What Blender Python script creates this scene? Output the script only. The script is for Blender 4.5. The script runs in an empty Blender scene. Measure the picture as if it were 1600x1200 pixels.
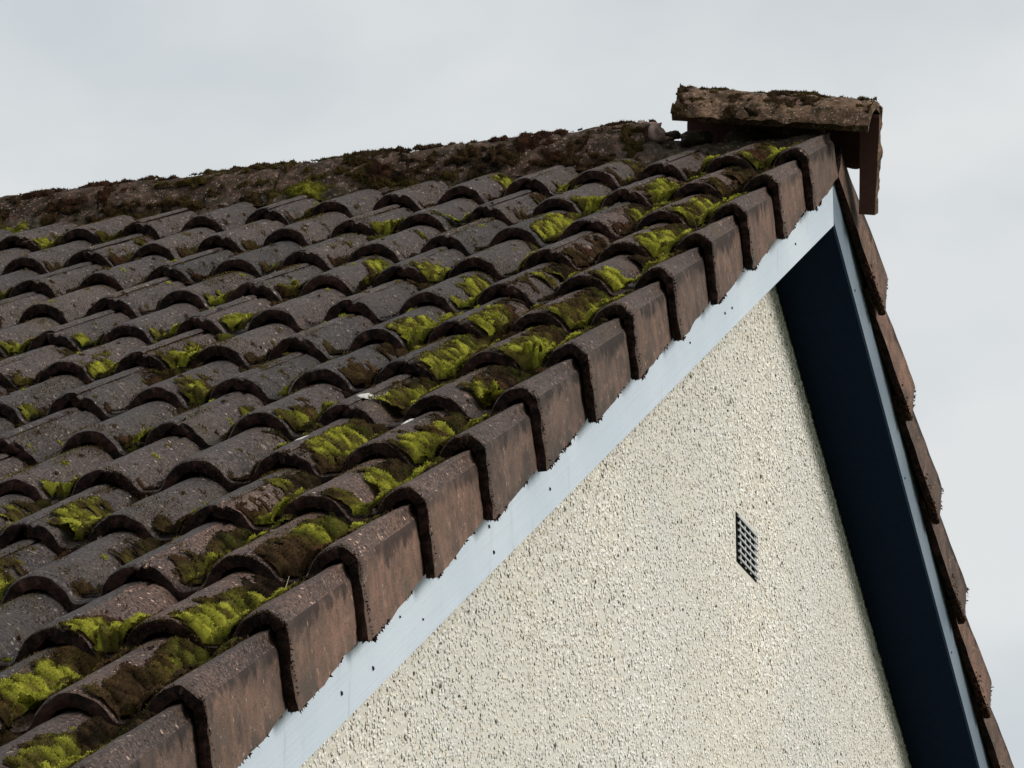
import bpy, math, random
import numpy as np
from mathutils import Matrix, Vector

# ------------------------------------------------------------------ camera, sky, sun, exposure
SC = bpy.context.scene
COL = SC.collection
Z0 = 3.0707                     # lifts the roof frame so that the ground is z = 0
cam_d = bpy.data.cameras.new('camera')
cam = bpy.data.objects.new('camera', cam_d)
COL.objects.link(cam)
YAW, PIT = math.radians(107.16), math.radians(18.66)
_f = Vector((math.cos(PIT)*math.cos(YAW), math.cos(PIT)*math.sin(YAW), math.sin(PIT)))
_r = _f.cross(Vector((0, 0, 1))).normalized()
_u = _r.cross(_f)
_m = Matrix((_r, _u, -_f)).transposed().to_4x4()
_m.translation = Vector((1.8696, -5.0298, -1.4707 + Z0))
cam.matrix_world = _m
cam_d.sensor_width = 36.0
cam_d.lens = 6443.5/1600*36
cam_d.clip_start = 0.05
cam_d.clip_end = 2000
SC.camera = cam

SUN_DIR = Vector((1.0, -0.16, 0.62)).normalized()       # from the scene towards the sun
SUN_EL = math.asin(SUN_DIR.z)
SUN_AZ = math.atan2(SUN_DIR.x, SUN_DIR.y)
world = bpy.data.worlds.new('World')
SC.world = world
world.use_nodes = True
nt = world.node_tree
for n in list(nt.nodes): nt.nodes.remove(n)
def wn(t, **k):
    n = nt.nodes.new(t)
    for a, b in k.items(): setattr(n, a, b)
    return n
w_out = wn('ShaderNodeOutputWorld'); w_bg = wn('ShaderNodeBackground')
w_sky = wn('ShaderNodeTexSky', sky_type='NISHITA', sun_disc=False, sun_elevation=SUN_EL, sun_rotation=SUN_AZ)
w_tc = wn('ShaderNodeTexCoord'); w_map = wn('ShaderNodeMapping')
w_map.inputs['Scale'].default_value = (2.6, 2.6, 4.6)
w_map.inputs['Location'].default_value = (0.35, 1.7, 0.4)
w_n = wn('ShaderNodeTexNoise'); w_n.inputs['Scale'].default_value = 1.5; w_n.inputs['Detail'].default_value = 5
w_n.inputs['Roughness'].default_value = 0.5
w_r = wn('ShaderNodeValToRGB')
w_r.color_ramp.elements[0].position = 0.36; w_r.color_ramp.elements[0].color = (0.555, 0.61, 0.655, 1)
w_r.color_ramp.elements[1].position = 0.58; w_r.color_ramp.elements[1].color = (0.82, 0.84, 0.835, 1)
w_s = wn('ShaderNodeVectorMath', operation='SCALE'); w_s.inputs['Scale'].default_value = 4.4
w_x = wn('ShaderNodeMix', data_type='RGBA'); w_x.inputs['Factor'].default_value = 0.95
L_ = nt.links.new
L_(w_tc.outputs['Generated'], w_map.inputs['Vector']); L_(w_map.outputs['Vector'], w_n.inputs['Vector'])
L_(w_n.outputs['Fac'], w_r.inputs['Fac']); L_(w_r.outputs['Color'], w_s.inputs[0])
L_(w_sky.outputs['Color'], w_x.inputs['A']); L_(w_s.outputs['Vector'], w_x.inputs['B'])
L_(w_x.outputs['Result'], w_bg.inputs['Color']); w_bg.inputs['Strength'].default_value = 0.1
L_(w_bg.outputs['Background'], w_out.inputs['Surface'])

sun_d = bpy.data.lights.new('sun', 'SUN')
sun_d.energy = 1.5; sun_d.angle = math.radians(22); sun_d.color = (1.0, 0.955, 0.89)
sun = bpy.data.objects.new('sun', sun_d); COL.objects.link(sun)
sun.rotation_euler = (-SUN_DIR).to_track_quat('-Z', 'Y').to_euler()
sun.location = SUN_DIR*30

vs = SC.view_settings
vs.view_transform = 'Standard'; vs.look = 'None'; vs.gamma = 1.0; vs.use_curve_mapping = False
vs.exposure = 1.08

# ------------------------------------------------------------------ measures (metres)
P = 0.5342                      # roof pitch
CP, SP = math.cos(P), math.sin(P)
G = 0.343                       # gauge of the tile courses
R = 0.1562                      # spacing of the rolls
X0 = 0.0294                     # crest of the verge roll behind the verge face
HA = 0.123                      # drop of the verge apron
NB = 0.2214                     # underside of the bargeboards below the roof line
SA = 4.2548                     # slope length to the ridge line
OV = 0.2152                     # gable wall behind the verge face
YA, ZA = SA*CP, SA*SP
STEP = 0.0295                   # rise of each course over the one below
ILO, IHI = -3, 11
NEAR = Matrix(((1, 0, 0, 0), (0, CP, -SP, 0), (0, SP, CP, Z0), (0, 0, 0, 1)))
FAR = Matrix(((-1, 0, 0, 0), (0, -CP, SP, 2*YA), (0, SP, CP, Z0), (0, 0, 0, 1)))
def near_pts(a):                # (x, s, n) -> world
    a = np.asarray(a, float)
    return np.stack([a[..., 0], a[..., 1]*CP - a[..., 2]*SP, a[..., 1]*SP + a[..., 2]*CP + Z0], -1)

# ------------------------------------------------------------------ numpy noise
def _hash(ix, iy, iz, seed):
    h = (ix*374761393 + iy*668265263 + iz*2147483647 + seed*1274126177) & 0xFFFFFFFF
    h = ((h ^ (h >> 13))*1274126177) & 0xFFFFFFFF
    h = ((h ^ (h >> 16))*2246822519) & 0xFFFFFFFF
    return ((h ^ (h >> 15)) & 0xFFFFFF)/float(0xFFFFFF)
def vnoise(x, y, z=0.0, seed=0):
    x, y, z = np.broadcast_arrays(np.asarray(x, float), np.asarray(y, float), np.asarray(z, float))
    fx, fy, fz = np.floor(x), np.floor(y), np.floor(z)
    ix, iy, iz = fx.astype(np.int64), fy.astype(np.int64), fz.astype(np.int64)
    tx, ty, tz = x-fx, y-fy, z-fz
    tx = tx*tx*(3-2*tx); ty = ty*ty*(3-2*ty); tz = tz*tz*(3-2*tz)
    out = 0
    for dx in (0, 1):
        for dy in (0, 1):
            for dz in (0, 1):
                out = out + _hash(ix+dx, iy+dy, iz+dz, seed)*(tx if dx else 1-tx)*(ty if dy else 1-ty)*(tz if dz else 1-tz)
    return out*2-1
def fbm(x, y, z=0.0, seed=0, o=4):
    s, a = 0, 1.0
    for k in range(o):
        s = s + a*vnoise(np.asarray(x)*2**k, np.asarray(y)*2**k, np.asarray(z)*2**k, seed+k*17)
        a *= 0.5
    return s
def sstep(a, b, x):
    t = np.clip((np.asarray(x, float)-a)/(b-a), 0, 1)
    return t*t*(3-2*t)

# ------------------------------------------------------------------ materials
class NT:
    def __init__(s, name, rough=0.85, spec=0.25):
        s.m = bpy.data.materials.new(name); s.m.use_nodes = True
        s.t = s.m.node_tree
        s.b = s.t.nodes['Principled BSDF']
        s.b.inputs['Roughness'].default_value = rough
        s.b.inputs['Specular IOR Level'].default_value = spec
        s.out = s.t.nodes['Material Output']
    def n(s, t, ins=None, **k):
        n = s.t.nodes.new(t)
        for a, b in k.items(): setattr(n, a, b)
        for a, b in (ins or {}).items():
            if isinstance(b, bpy.types.NodeSocket): s.t.links.new(b, n.inputs[a])
            else: n.inputs[a].default_value = b
        return n
    def link(s, a, b): s.t.links.new(a, b)
    def math(s, op, a, b=0.0, c=0.0, clamp=False):
        return s.n('ShaderNodeMath', {0: a, 1: b, 2: c}, operation=op, use_clamp=clamp).outputs[0]
    def mix(s, f, a, b, blend='MIX'):
        n = s.n('ShaderNodeMix', {'Factor': f}, data_type='RGBA', blend_type=blend)
        for key, v in (('A', a), ('B', b)):
            if isinstance(v, bpy.types.NodeSocket): s.t.links.new(v, n.inputs[key])
            else: n.inputs[key].default_value = (*v, 1)
        return n.outputs['Result']
    def ramp(s, f, a, b):
        return s.n('ShaderNodeMapRange', {'Value': f, 'From Min': a, 'From Max': b}, interpolation_type='SMOOTHSTEP').outputs[0]
    def noise(s, v, sc, d=4, r=0.55):
        return s.n('ShaderNodeTexNoise', {'Vector': v, 'Scale': sc, 'Detail': d, 'Roughness': r}).outputs['Fac']
    def vor(s, v, sc, rnd=1.0):
        n = s.n('ShaderNodeTexVoronoi', {'Vector': v, 'Scale': sc, 'Randomness': rnd})
        sep = s.n('ShaderNodeSeparateColor', {0: n.outputs['Color']})
        return n.outputs['Distance'], sep.outputs[0], sep.outputs[1]
    def scale(s, v, xyz):
        return s.n('ShaderNodeVectorMath', {0: v, 1: xyz}, operation='MULTIPLY').outputs[0]
    def objco(s):
        tc = s.n('ShaderNodeTexCoord'); oi = s.n('ShaderNodeObjectInfo')
        off = s.n('ShaderNodeCombineXYZ', {0: s.math('MULTIPLY', oi.outputs['Random'], 37.0), 1: s.math('MULTIPLY', oi.outputs['Random'], 91.0), 2: s.math('MULTIPLY', oi.outputs['Random'], 13.0)})
        v = s.n('ShaderNodeVectorMath', {0: tc.outputs['Object'], 1: off.outputs[0]}, operation='ADD').outputs[0]
        return v, tc.outputs['Object'], oi.outputs['Random']
    def bump(s, h, st, d):
        n = s.n('ShaderNodeBump', {'Height': h, 'Strength': st, 'Distance': d})
        s.link(n.outputs['Normal'], s.b.inputs['Normal'])
    def done(s, c):
        if isinstance(c, bpy.types.NodeSocket): s.link(c, s.b.inputs['Base Color'])
        else: s.b.inputs['Base Color'].default_value = (*c, 1)
        return s.m

def mat_tile_top(name, tint):
    t = NT(name, 0.72, 0.35)
    v, o, rnd = t.objco()
    n1 = t.noise(v, 7, 5, 0.6); n2 = t.noise(v, 45, 4, 0.6); n3 = t.noise(v, 210, 3, 0.7)
    base = t.mix(t.ramp(n1, 0.35, 0.68), (0.0185, 0.016, 0.0162), (0.043, 0.0335, 0.030))
    base = t.mix(t.ramp(n2, 0.42, 0.75), base, (0.041, 0.031, 0.027))
    base = t.mix(t.ramp(n3, 0.46, 0.74), base, t.mix(0.62, base, (0.22, 0.195, 0.175)))
    pit = t.ramp(t.noise(v, 150, 3, 0.65), 0.56, 0.68)
    base = t.mix(t.math('MULTIPLY', pit, 0.85), base, (0.011, 0.0095, 0.009))
    d, c, c2 = t.vor(v, 125)
    sp = t.math('MULTIPLY', t.math('GREATER_THAN', c, 0.84), t.math('LESS_THAN', d, t.math('MULTIPLY', c2, 0.42)))
    base = t.mix(t.math('MULTIPLY', sp, t.math('ADD', 0.2, t.math('MULTIPLY', c2, 0.6))), base, (0.36, 0.32, 0.28))
    sc_ = t.math('MULTIPLY', t.ramp(t.noise(t.scale(v, (1, 0.35, 1)), 42, 3, 0.7), 0.68, 0.76), 0.5)
    base = t.mix(sc_, base, (0.20, 0.17, 0.145))
    d2, e, e2 = t.vor(v, 26)
    wob = t.math('ADD', d2, t.math('MULTIPLY', t.noise(v, 90, 3), 0.35))
    li = t.math('MULTIPLY', t.math('GREATER_THAN', e, 0.86), t.ramp(wob, 0.40, 0.30))
    base = t.mix(t.math('MULTIPLY', li, t.math('MULTIPLY', e2, 0.75)), base, (0.24, 0.21, 0.17))
    al = t.math('MULTIPLY', t.ramp(t.noise(v, 5, 4), 0.56, 0.72), 0.55)
    base = t.mix(al, base, (0.050, 0.042, 0.020))
    crust = t.math('MULTIPLY', t.ramp(t.noise(v, 11, 6, 0.72), 0.57, 0.66), t.ramp(n2, 0.38, 0.6))
    base = t.mix(t.math('MULTIPLY', crust, 0.75), base, t.mix(t.ramp(n3, 0.4, 0.6), (0.030, 0.020, 0.012), (0.085, 0.060, 0.030)))
    base = t.mix(1.0, base, t.n('ShaderNodeCombineColor', {0: t.math('ADD', 0.70, t.math('MULTIPLY', rnd, 0.62)), 1: t.math('ADD', 0.74, t.math('MULTIPLY', rnd, 0.50)), 2: t.math('ADD', 0.78, t.math('MULTIPLY', rnd, 0.42))}).outputs[0], 'MULTIPLY')
    base = t.mix(1.0, base, tint, 'MULTIPLY')
    h = t.math('ADD', t.math('MULTIPLY', n3, 0.7), t.math('SUBTRACT', t.math('MULTIPLY', sp, 0.5), t.math('MULTIPLY', pit, 0.8)))
    t.bump(h, 0.9, 0.004)
    return t.done(base)

def mat_apron():
    t = NT('verge_concrete', 0.9, 0.2)
    v, o, rnd = t.objco()
    st = t.scale(v, (1, 24, 8)); st2 = t.scale(v, (1, 60, 11))
    n1 = t.noise(st, 1.3, 4, 0.6); n2 = t.noise(v, 30, 5, 0.65); n3 = t.noise(v, 380, 2, 0.6); ns = t.noise(st2, 2.2, 3, 0.6)
    sep = t.n('ShaderNodeSeparateXYZ', {0: o})
    z, y = sep.outputs[2], sep.outputs[1]
    n0 = t.noise(v, 11, 6, 0.7)
    base = t.mix(t.ramp(n0, 0.30, 0.70), (0.066, 0.048, 0.040), (0.172, 0.106, 0.080))
    base = t.mix(t.math('MULTIPLY', t.ramp(n1, 0.45, 0.70), 0.55), base, (0.205, 0.128, 0.096))
    base = t.mix(t.ramp(n2, 0.50, 0.74), base, (0.098, 0.078, 0.067))
    base = t.mix(t.math('MULTIPLY', t.ramp(t.noise(v, 14, 3), 0.5, 0.66), t.ramp(z, -0.05, -0.11)), base, (0.066, 0.055, 0.046))
    base = t.mix(t.math('MULTIPLY', t.ramp(ns, 0.68, 0.80), 0.45), base, (0.34, 0.25, 0.20))
    base = t.mix(t.math('MULTIPLY', t.ramp(t.noise(v, 26, 6, 0.75), 0.56, 0.70), 0.55), base, (0.27, 0.185, 0.15))
    base = t.mix(t.math('MULTIPLY', t.ramp(t.noise(v, 75, 4, 0.7), 0.55, 0.66), 0.6), base, (0.050, 0.036, 0.031))
    base = t.mix(t.math('MULTIPLY', t.ramp(n3, 0.48, 0.70), 0.55), base, (0.040, 0.029, 0.025))
    base = t.mix(t.math('MULTIPLY', t.ramp(t.math('ADD', z, t.math('MULTIPLY', t.math('SUBTRACT', n2, 0.5), 0.07)), -0.030, 0.004), 0.9), base, (0.052, 0.040, 0.035))
    d, c, c2 = t.vor(t.scale(v, (1, 1, 0.6)), 190)
    sp = t.math('MULTIPLY', t.math('GREATER_THAN', c, 0.92), t.math('LESS_THAN', d, t.math('MULTIPLY', c2, 0.4)))
    base = t.mix(t.math('MULTIPLY', sp, 0.6), base, (0.40, 0.31, 0.25))
    # soot-black algae hanging from the shoulder and down the leading edge
    drip = t.math('ADD', t.ramp(z, -0.075, 0.004), t.math('MULTIPLY', t.math('SUBTRACT', n1, 0.5), 1.5))
    drip = t.math('ADD', drip, t.math('MULTIPLY', t.math('SUBTRACT', n2, 0.5), 1.2))
    drip = t.math('ADD', drip, t.math('MULTIPLY', t.math('SUBTRACT', t.noise(v, 5, 2), 0.52), 1.6))
    base = t.mix(t.math('MULTIPLY', t.ramp(drip, 0.62, 1.02), 0.85), base, (0.026, 0.018, 0.016))
    le = t.math('ADD', t.ramp(y, 0.09, 0.0), t.math('MULTIPLY', t.math('SUBTRACT', n2, 0.5), 1.5))
    base = t.mix(t.math('MULTIPLY', t.ramp(le, 0.45, 1.0), 0.45), base, (0.062, 0.050, 0.043))
    base = t.mix(1.0, base, t.n('ShaderNodeCombineColor', {0: t.math('ADD', 0.80, t.math('MULTIPLY', rnd, 0.50)), 1: t.math('ADD', 0.84, t.math('MULTIPLY', rnd, 0.36)), 2: t.math('ADD', 0.86, t.math('MULTIPLY', rnd, 0.28))}).outputs[0], 'MULTIPLY')
    t.bump(t.math('ADD', t.math('MULTIPLY', n3, 0.7), t.math('MULTIPLY', n2, 0.6)), 0.6, 0.003)
    return t.done(base)

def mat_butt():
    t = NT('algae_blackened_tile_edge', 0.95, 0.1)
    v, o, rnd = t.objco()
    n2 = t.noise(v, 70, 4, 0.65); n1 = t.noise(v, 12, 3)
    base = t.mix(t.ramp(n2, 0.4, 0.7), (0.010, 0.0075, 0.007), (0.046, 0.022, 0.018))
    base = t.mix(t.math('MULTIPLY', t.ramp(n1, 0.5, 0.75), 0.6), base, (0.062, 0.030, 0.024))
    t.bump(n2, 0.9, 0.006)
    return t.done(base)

def mat_ridge(name, dk, lt, pk, amt=1.0):
    t = NT(name, 0.93, 0.15)
    v, o, rnd = t.objco()
    n1 = t.noise(v, 16, 5, 0.65); n2 = t.noise(v, 70, 4, 0.7); n3 = t.noise(v, 350, 2)
    base = t.mix(t.ramp(n1, 0.36, 0.66), dk, lt)
    base = t.mix(t.ramp(n2, 0.52, 0.72), base, pk)
    base = t.mix(t.math('MULTIPLY', t.ramp(n2, 0.48, 0.36), amt), base, (0.026, 0.022, 0.010))
    d, c, c2 = t.vor(v, 150)
    sp = t.math('MULTIPLY', t.math('GREATER_THAN', c, 0.82), t.math('LESS_THAN', d, 0.32))
    base = t.mix(t.math('MULTIPLY', sp, 0.55), base, (0.36, 0.30, 0.24))
    t.bump(t.math('ADD', n2, t.math('MULTIPLY', n3, 0.5)), 0.9, 0.006)
    return t.done(base)

def mat_moss():
    t = NT('moss', 0.95, 0.05)
    a = t.n('ShaderNodeVertexColor', layer_name='Col')
    tr = t.n('ShaderNodeBsdfTranslucent', {'Color': a.outputs['Color']})
    mx = t.n('ShaderNodeMixShader', {0: 0.35})
    t.link(t.b.outputs[0], mx.inputs[1]); t.link(tr.outputs[0], mx.inputs[2])
    t.link(mx.outputs[0], t.out.inputs['Surface'])
    return t.done(a.outputs['Color'])

def mat_pebble():
    t = NT('pebbledash_chips', 0.85, 0.25)
    a = t.n('ShaderNodeVertexColor', layer_name='Col')
    return t.done(a.outputs['Color'])

def mat_render():
    t = NT('pebbledash_render', 0.95, 0.1)
    g = t.n('ShaderNodeNewGeometry')
    n = t.noise(g.outputs['Position'], 90, 4)
    big = t.noise(g.outputs['Position'], 1.3, 4)
    base = t.mix(n, (0.46, 0.44, 0.39), (0.64, 0.62, 0.56))
    base = t.mix(t.math('MULTIPLY', t.ramp(big, 0.45, 0.75), 0.4), base, (0.58, 0.545, 0.46))
    t.bump(n, 0.6, 0.006)
    return t.done(base)

def mat_paint(name, c1, c2, dirt):
    t = NT(name, 0.55, 0.35)
    tc = t.n('ShaderNodeTexCoord'); o = tc.outputs['Object']
    g = t.n('ShaderNodeNewGeometry'); w = g.outputs['Position']
    grain = t.noise(t.scale(o, (30, 2.2, 150)), 1.0, 5, 0.65)
    drip = t.noise(t.scale(w, (30, 42, 5)), 1.0, 4, 0.6)
    big = t.noise(w, 3.5, 4)
    fine = t.noise(w, 260, 3)
    base = t.mix(t.ramp(big, 0.3, 0.7), c1, c2)
    base = t.mix(t.math('MULTIPLY', t.ramp(grain, 0.5, 0.8), 0.12), base, dirt)
    base = t.mix(t.math('MULTIPLY', t.ramp(drip, 0.60, 0.80), 0.55), base, dirt)
    base = t.mix(t.math('MULTIPLY', t.ramp(fine, 0.66, 0.76), 0.35), base, dirt)
    t.bump(t.math('ADD', grain, t.math('MULTIPLY', fine, 0.25)), 0.28, 0.003)
    return t.done(base)

def mat_plain(name, c, rough=0.8, spec=0.25, var=0.25, sc=30):
    t = NT(name, rough, spec)
    g = t.n('ShaderNodeNewGeometry')
    n = t.noise(g.outputs['Position'], sc, 5, 0.6)
    t.bump(n, 0.35, 0.004)
    return t.done(t.mix(n, tuple(x*(1-var) for x in c), tuple(x*(1+var) for x in c)))

M_TOP, M_TOPV, M_APR, M_BUTT, M_MOSS = mat_tile_top('weathered_concrete_tile', (0.88, 0.80, 0.78)), mat_tile_top('weathered_brown_verge_tile', (1.36, 1.02, 0.88)), mat_apron(), mat_butt(), mat_moss()
M_RIDGE = mat_ridge('mossy_ridge_concrete', (0.030, 0.019, 0.013), (0.085, 0.052, 0.037), (0.19, 0.125, 0.103))
M_LOOSE = mat_ridge('crusted_ridge_concrete', (0.050, 0.030, 0.019), (0.150, 0.094, 0.061), (0.25, 0.165, 0.115), 1.0)
M_RIN = mat_plain('bare_red_brown_concrete', (0.060, 0.028, 0.023), 0.9, 0.15, 0.3, 60)
M_MORT = mat_ridge('pink_mortar', (0.30, 0.20, 0.17), (0.42, 0.29, 0.25), (0.50, 0.36, 0.31), 0.12)
M_BED = mat_ridge('dirty_mortar_bed', (0.030, 0.024, 0.015), (0.085, 0.058, 0.044), (0.17, 0.12, 0.10))
M_PEB, M_REN = mat_pebble(), mat_render()
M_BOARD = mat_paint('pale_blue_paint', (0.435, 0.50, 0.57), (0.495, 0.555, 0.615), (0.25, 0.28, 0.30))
M_BOARD2 = mat_paint('shade_darkened_paint', (0.120, 0.155, 0.195), (0.16, 0.20, 0.24), (0.07, 0.085, 0.10))  # darker copy of the board paint: shade on the far board is painted in
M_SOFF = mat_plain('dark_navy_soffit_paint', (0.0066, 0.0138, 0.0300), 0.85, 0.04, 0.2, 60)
M_NAIL = mat_plain('rusted_nail', (0.018, 0.014, 0.012), 0.8, 0.3)
M_GRIL = mat_plain('galvanised_mesh', (0.42, 0.43, 0.44), 0.55, 0.5, 0.2, 120)
M_VOID = mat_plain('vent_box', (0.006, 0.006, 0.006), 0.9, 0.1)
M_FELT = mat_plain('roofing_felt', (0.012, 0.011, 0.010), 0.9, 0.1)
M_WHITE = mat_plain('white_lichen', (0.46, 0.45, 0.42), 0.9, 0.1, 0.25, 160)
M_STRAW = mat_plain('dry_straw', (0.42, 0.36, 0.24), 0.8, 0.2)

# ------------------------------------------------------------------ object helpers
def mesh_of(name, v, f, mats, mi=None, smooth=True, col=None):
    me = bpy.data.meshes.new(name)
    v = np.asarray(v, np.float32).reshape(-1, 3)
    f = np.asarray(f, np.int32)
    k = f.shape[1]
    me.vertices.add(len(v)); me.vertices.foreach_set('co', v.ravel())
    me.loops.add(f.size); me.loops.foreach_set('vertex_index', f.ravel())
    me.polygons.add(len(f)); me.polygons.foreach_set('loop_start', np.arange(len(f), dtype=np.int32)*k)
    try: me.polygons.foreach_set('loop_total', np.full(len(f), k, np.int32))
    except Exception: pass
    for m in (mats if isinstance(mats, (list, tuple)) else [mats]): me.materials.append(m)
    if mi is not None: me.polygons.foreach_set('material_index', np.asarray(mi, np.int32))
    me.polygons.foreach_set('use_smooth', np.full(len(f), smooth))
    if col is not None:
        a = me.color_attributes.new('Col', 'FLOAT_COLOR', 'POINT')
        c = np.ones((len(v), 4), np.float32); c[:, :3] = col
        a.data.foreach_set('color', c.ravel())
    me.update(calc_edges=True); me.validate()
    return me
def ob(name, me, parent=None, mat=None):
    o = bpy.data.objects.new(name, me); COL.objects.link(o)
    if parent is not None: o.parent = parent
    if mat is not None: o.matrix_local = mat
    return o
def tag(o, label=None, cat=None, kind=None, group=None):
    for k, v in (('label', label), ('category', cat), ('kind', kind), ('group', group)):
        if v: o[k] = v
    return o
def prism(poly, x0, x1, mat, name):
    """polygon given as (a, b) pairs, extruded along the first local axis from x0 to x1"""
    n = len(poly)
    me = bpy.data.meshes.new(name)
    v = [(x0, a, b) for a, b in poly] + [(x1, a, b) for a, b in poly]
    area = sum(poly[i][0]*poly[(i+1) % n][1] - poly[(i+1) % n][0]*poly[i][1] for i in range(n))
    f = [list(range(n)), list(range(2*n-1, n-1, -1))] + [[i, n+i, n+(i+1) % n, (i+1) % n] for i in range(n)]
    if (area > 0) == (x1 > x0): f = [list(reversed(q)) for q in f]
    me.from_pydata(v, [], f); me.materials.append(mat); me.update()
    return me
def grid_faces(A, B, off=0, flip=False):
    i = (np.arange(A-1)[:, None]*B + np.arange(B-1)[None, :]).ravel() + off
    f = np.stack([i, i+1, i+B+1, i+B], 1)
    return f[:, ::-1] if flip else f

# ------------------------------------------------------------------ ground
rng = np.random.default_rng(7)
def mat_grass():
    t = NT('lawn_grass', 0.95, 0.1)
    g = t.n('ShaderNodeNewGeometry')
    n = t.noise(g.outputs['Position'], 3, 6); m2 = t.noise(g.outputs['Position'], 60, 3)
    t.bump(m2, 0.8, 0.03)
    return t.done(t.mix(m2, t.mix(n, (0.035, 0.06, 0.015), (0.07, 0.10, 0.03)), (0.09, 0.11, 0.045)))
gm = mesh_of('lawn', [(-600, -600, 0), (600, -600, 0), (600, 600, 0), (-600, 600, 0)], [(0, 1, 2, 3)], mat_grass(), smooth=False)
tag(ob('lawn', gm), 'flat green lawn around the house', 'lawn', 'structure')

# ------------------------------------------------------------------ house body
XL = -(X0 + 2*R*15 + 0.05)                    # far end of the tiled roof
HLOC = Vector((-2.4, YA, 0))
house = ob('bungalow', None); house.location = HLOC
HINV = Matrix.Translation(-HLOC)
tag(house, 'cream pebbledashed bungalow gable under a mossy brown tiled roof', 'house')
def zline(y, n):                              # height of the line n below the near roof plane, mirrored past the ridge
    yy = y if y <= YA else 2*YA - y
    s = (yy + n*SP)/CP
    return s*SP + n*CP + Z0
yw0, yw1 = -0.62, 2*YA + 0.62
body = [(yw0, 0), (yw1, 0), (yw1, zline(yw1, -0.2075)), (YA, zline(YA, -0.2075)), (yw0, zline(yw0, -0.2075))]
wall = ob('wall', prism(body, -OV, XL + 0.2, M_REN, 'wall'), house, HINV)
# thousands of stone chips cast on the gable
def chips():
    n = 165000
    y = rng.uniform(0.0, 5.6, n*3); z = rng.uniform(2.2, 5.1, n*3)
    top = np.where(y <= YA, (y - NB*SP)/CP*SP - NB*CP + Z0, (2*YA - y - NB*SP)/CP*SP - NB*CP + Z0)
    vent = (y > 3.37) & (y < 3.572) & (z > 1.03+Z0) & (z < 1.168+Z0)
    keep = (z < top + 0.01) & ~vent & (z > top - 2.6) & (z < 5.0)
    y, z = y[keep][:n], z[keep][:n]; n = len(y)
    patch = fbm(y*1.4, z*1.4, 0, 5, 4)
    r = rng.uniform(0.0026, 0.0050, n)*(1+0.18*fbm(y*3, z*3, 1, 9, 2))
    base = np.array([[1.0, 0, 0], [-.3, 1, 0], [-.3, -1, 0], [-.3, 0, 1], [-.3, 0, -1], [0.75, 0.45, 0.45]], float)
    v = base[None]*r[:, None, None]*rng.uniform(0.65, 1.35, (n, 6, 1)) + rng.normal(0, 0.16, (n, 6, 3))*r[:, None, None]
    a = rng.uniform(0, 6.28, n); ca, sa = np.cos(a)[:, None], np.sin(a)[:, None]
    vy, vz = v[..., 1]*ca - v[..., 2]*sa, v[..., 1]*sa + v[..., 2]*ca
    v[..., 0] = v[..., 0]*0.31 - OV + 0.0005 + np.clip(rng.normal(0.0004, 0.0008, n), -.001, .003)[:, None]
    v[..., 1] = vy + y[:, None]; v[..., 2] = vz + z[:, None]
    f = np.array([[0, 5, 3], [0, 3, 2], [0, 2, 4], [0, 4, 1], [0, 1, 5], [5, 1, 3]])
    F = (f[None] + (np.arange(n)*6)[:, None, None]).reshape(-1, 3)
    k = rng.random(n)
    c = np.array([0.735, 0.722, 0.684])[None]*rng.uniform(0.86, 1.05, (n, 1))
    c[k < 0.16] = np.array([0.72, 0.695, 0.63])*rng.uniform(0.7, 1.1, ((k < 0.16).sum(), 1))
    c[(k > 0.16) & (k < 0.22)] = np.array([0.50, 0.46, 0.38])
    c[(k > 0.24) & (k < 0.29)] = np.array([0.76, 0.66, 0.56])
    c[k > 0.978] = np.array([0.085, 0.07, 0.055])
    c *= (1 + 0.08*patch)[:, None]*(1 + fbm(y*2.2, z*2.2, 3, 15, 4)[:, None]*np.array([0.015, -0.005, -0.03]))
    edge = sstep(0.20, 0.0, np.where(y <= YA, (y - NB*SP)/CP*SP - NB*CP + Z0, 99) - z)     # darker and yellower towards the board
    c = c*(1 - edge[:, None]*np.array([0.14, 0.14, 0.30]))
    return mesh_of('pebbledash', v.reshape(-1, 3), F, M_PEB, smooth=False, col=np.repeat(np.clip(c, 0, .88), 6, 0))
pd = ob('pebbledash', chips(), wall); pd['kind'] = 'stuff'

# bargeboards: prisms in the gable plane, mitred under the ridge
def band(n0, n1, s_lo, far=False):
    a = [(YA, zline(YA, n0)), (YA, zline(YA, n1))]
    def pt(s, n):
        y = s*CP - n*SP
        return (y, s*SP + n*CP + Z0)
    b = [pt(s_lo, n1), pt(s_lo, n0)]
    q = a + b
    return [(2*YA - y, z) for y, z in q] if far else q
def board(name, far, lab):
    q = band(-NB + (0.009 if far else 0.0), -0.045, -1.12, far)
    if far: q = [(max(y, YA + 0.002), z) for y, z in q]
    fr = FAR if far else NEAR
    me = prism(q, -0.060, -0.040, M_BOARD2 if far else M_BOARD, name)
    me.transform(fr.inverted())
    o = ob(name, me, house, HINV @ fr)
    o['label'] = lab
    return o
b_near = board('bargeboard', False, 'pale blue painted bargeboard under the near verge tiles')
b_far = board('bargeboard', True, 'far slope bargeboard with shade painted into its blue beside the dark soffit')
nv = []
for sx, rr in ((0, 1), (1, 0.6)):
    for k in range(8):
        a = k/8*6.2832; nv.append((0.0015*(1-sx)*0 + (0.0 if sx == 0 else 0.002), math.cos(a)*0.0030*rr, math.sin(a)*0.0042*rr))
nf = [(k, (k+1) % 8, 8+(k+1) % 8, 8+k) for k in range(8)] + [(8, 9, 10, 11), (8, 11, 12, 15), (12, 13, 14, 15)]
nail_me = mesh_of('nail', nv, nf, M_NAIL, smooth=False)
nr = random.Random(2)
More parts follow.
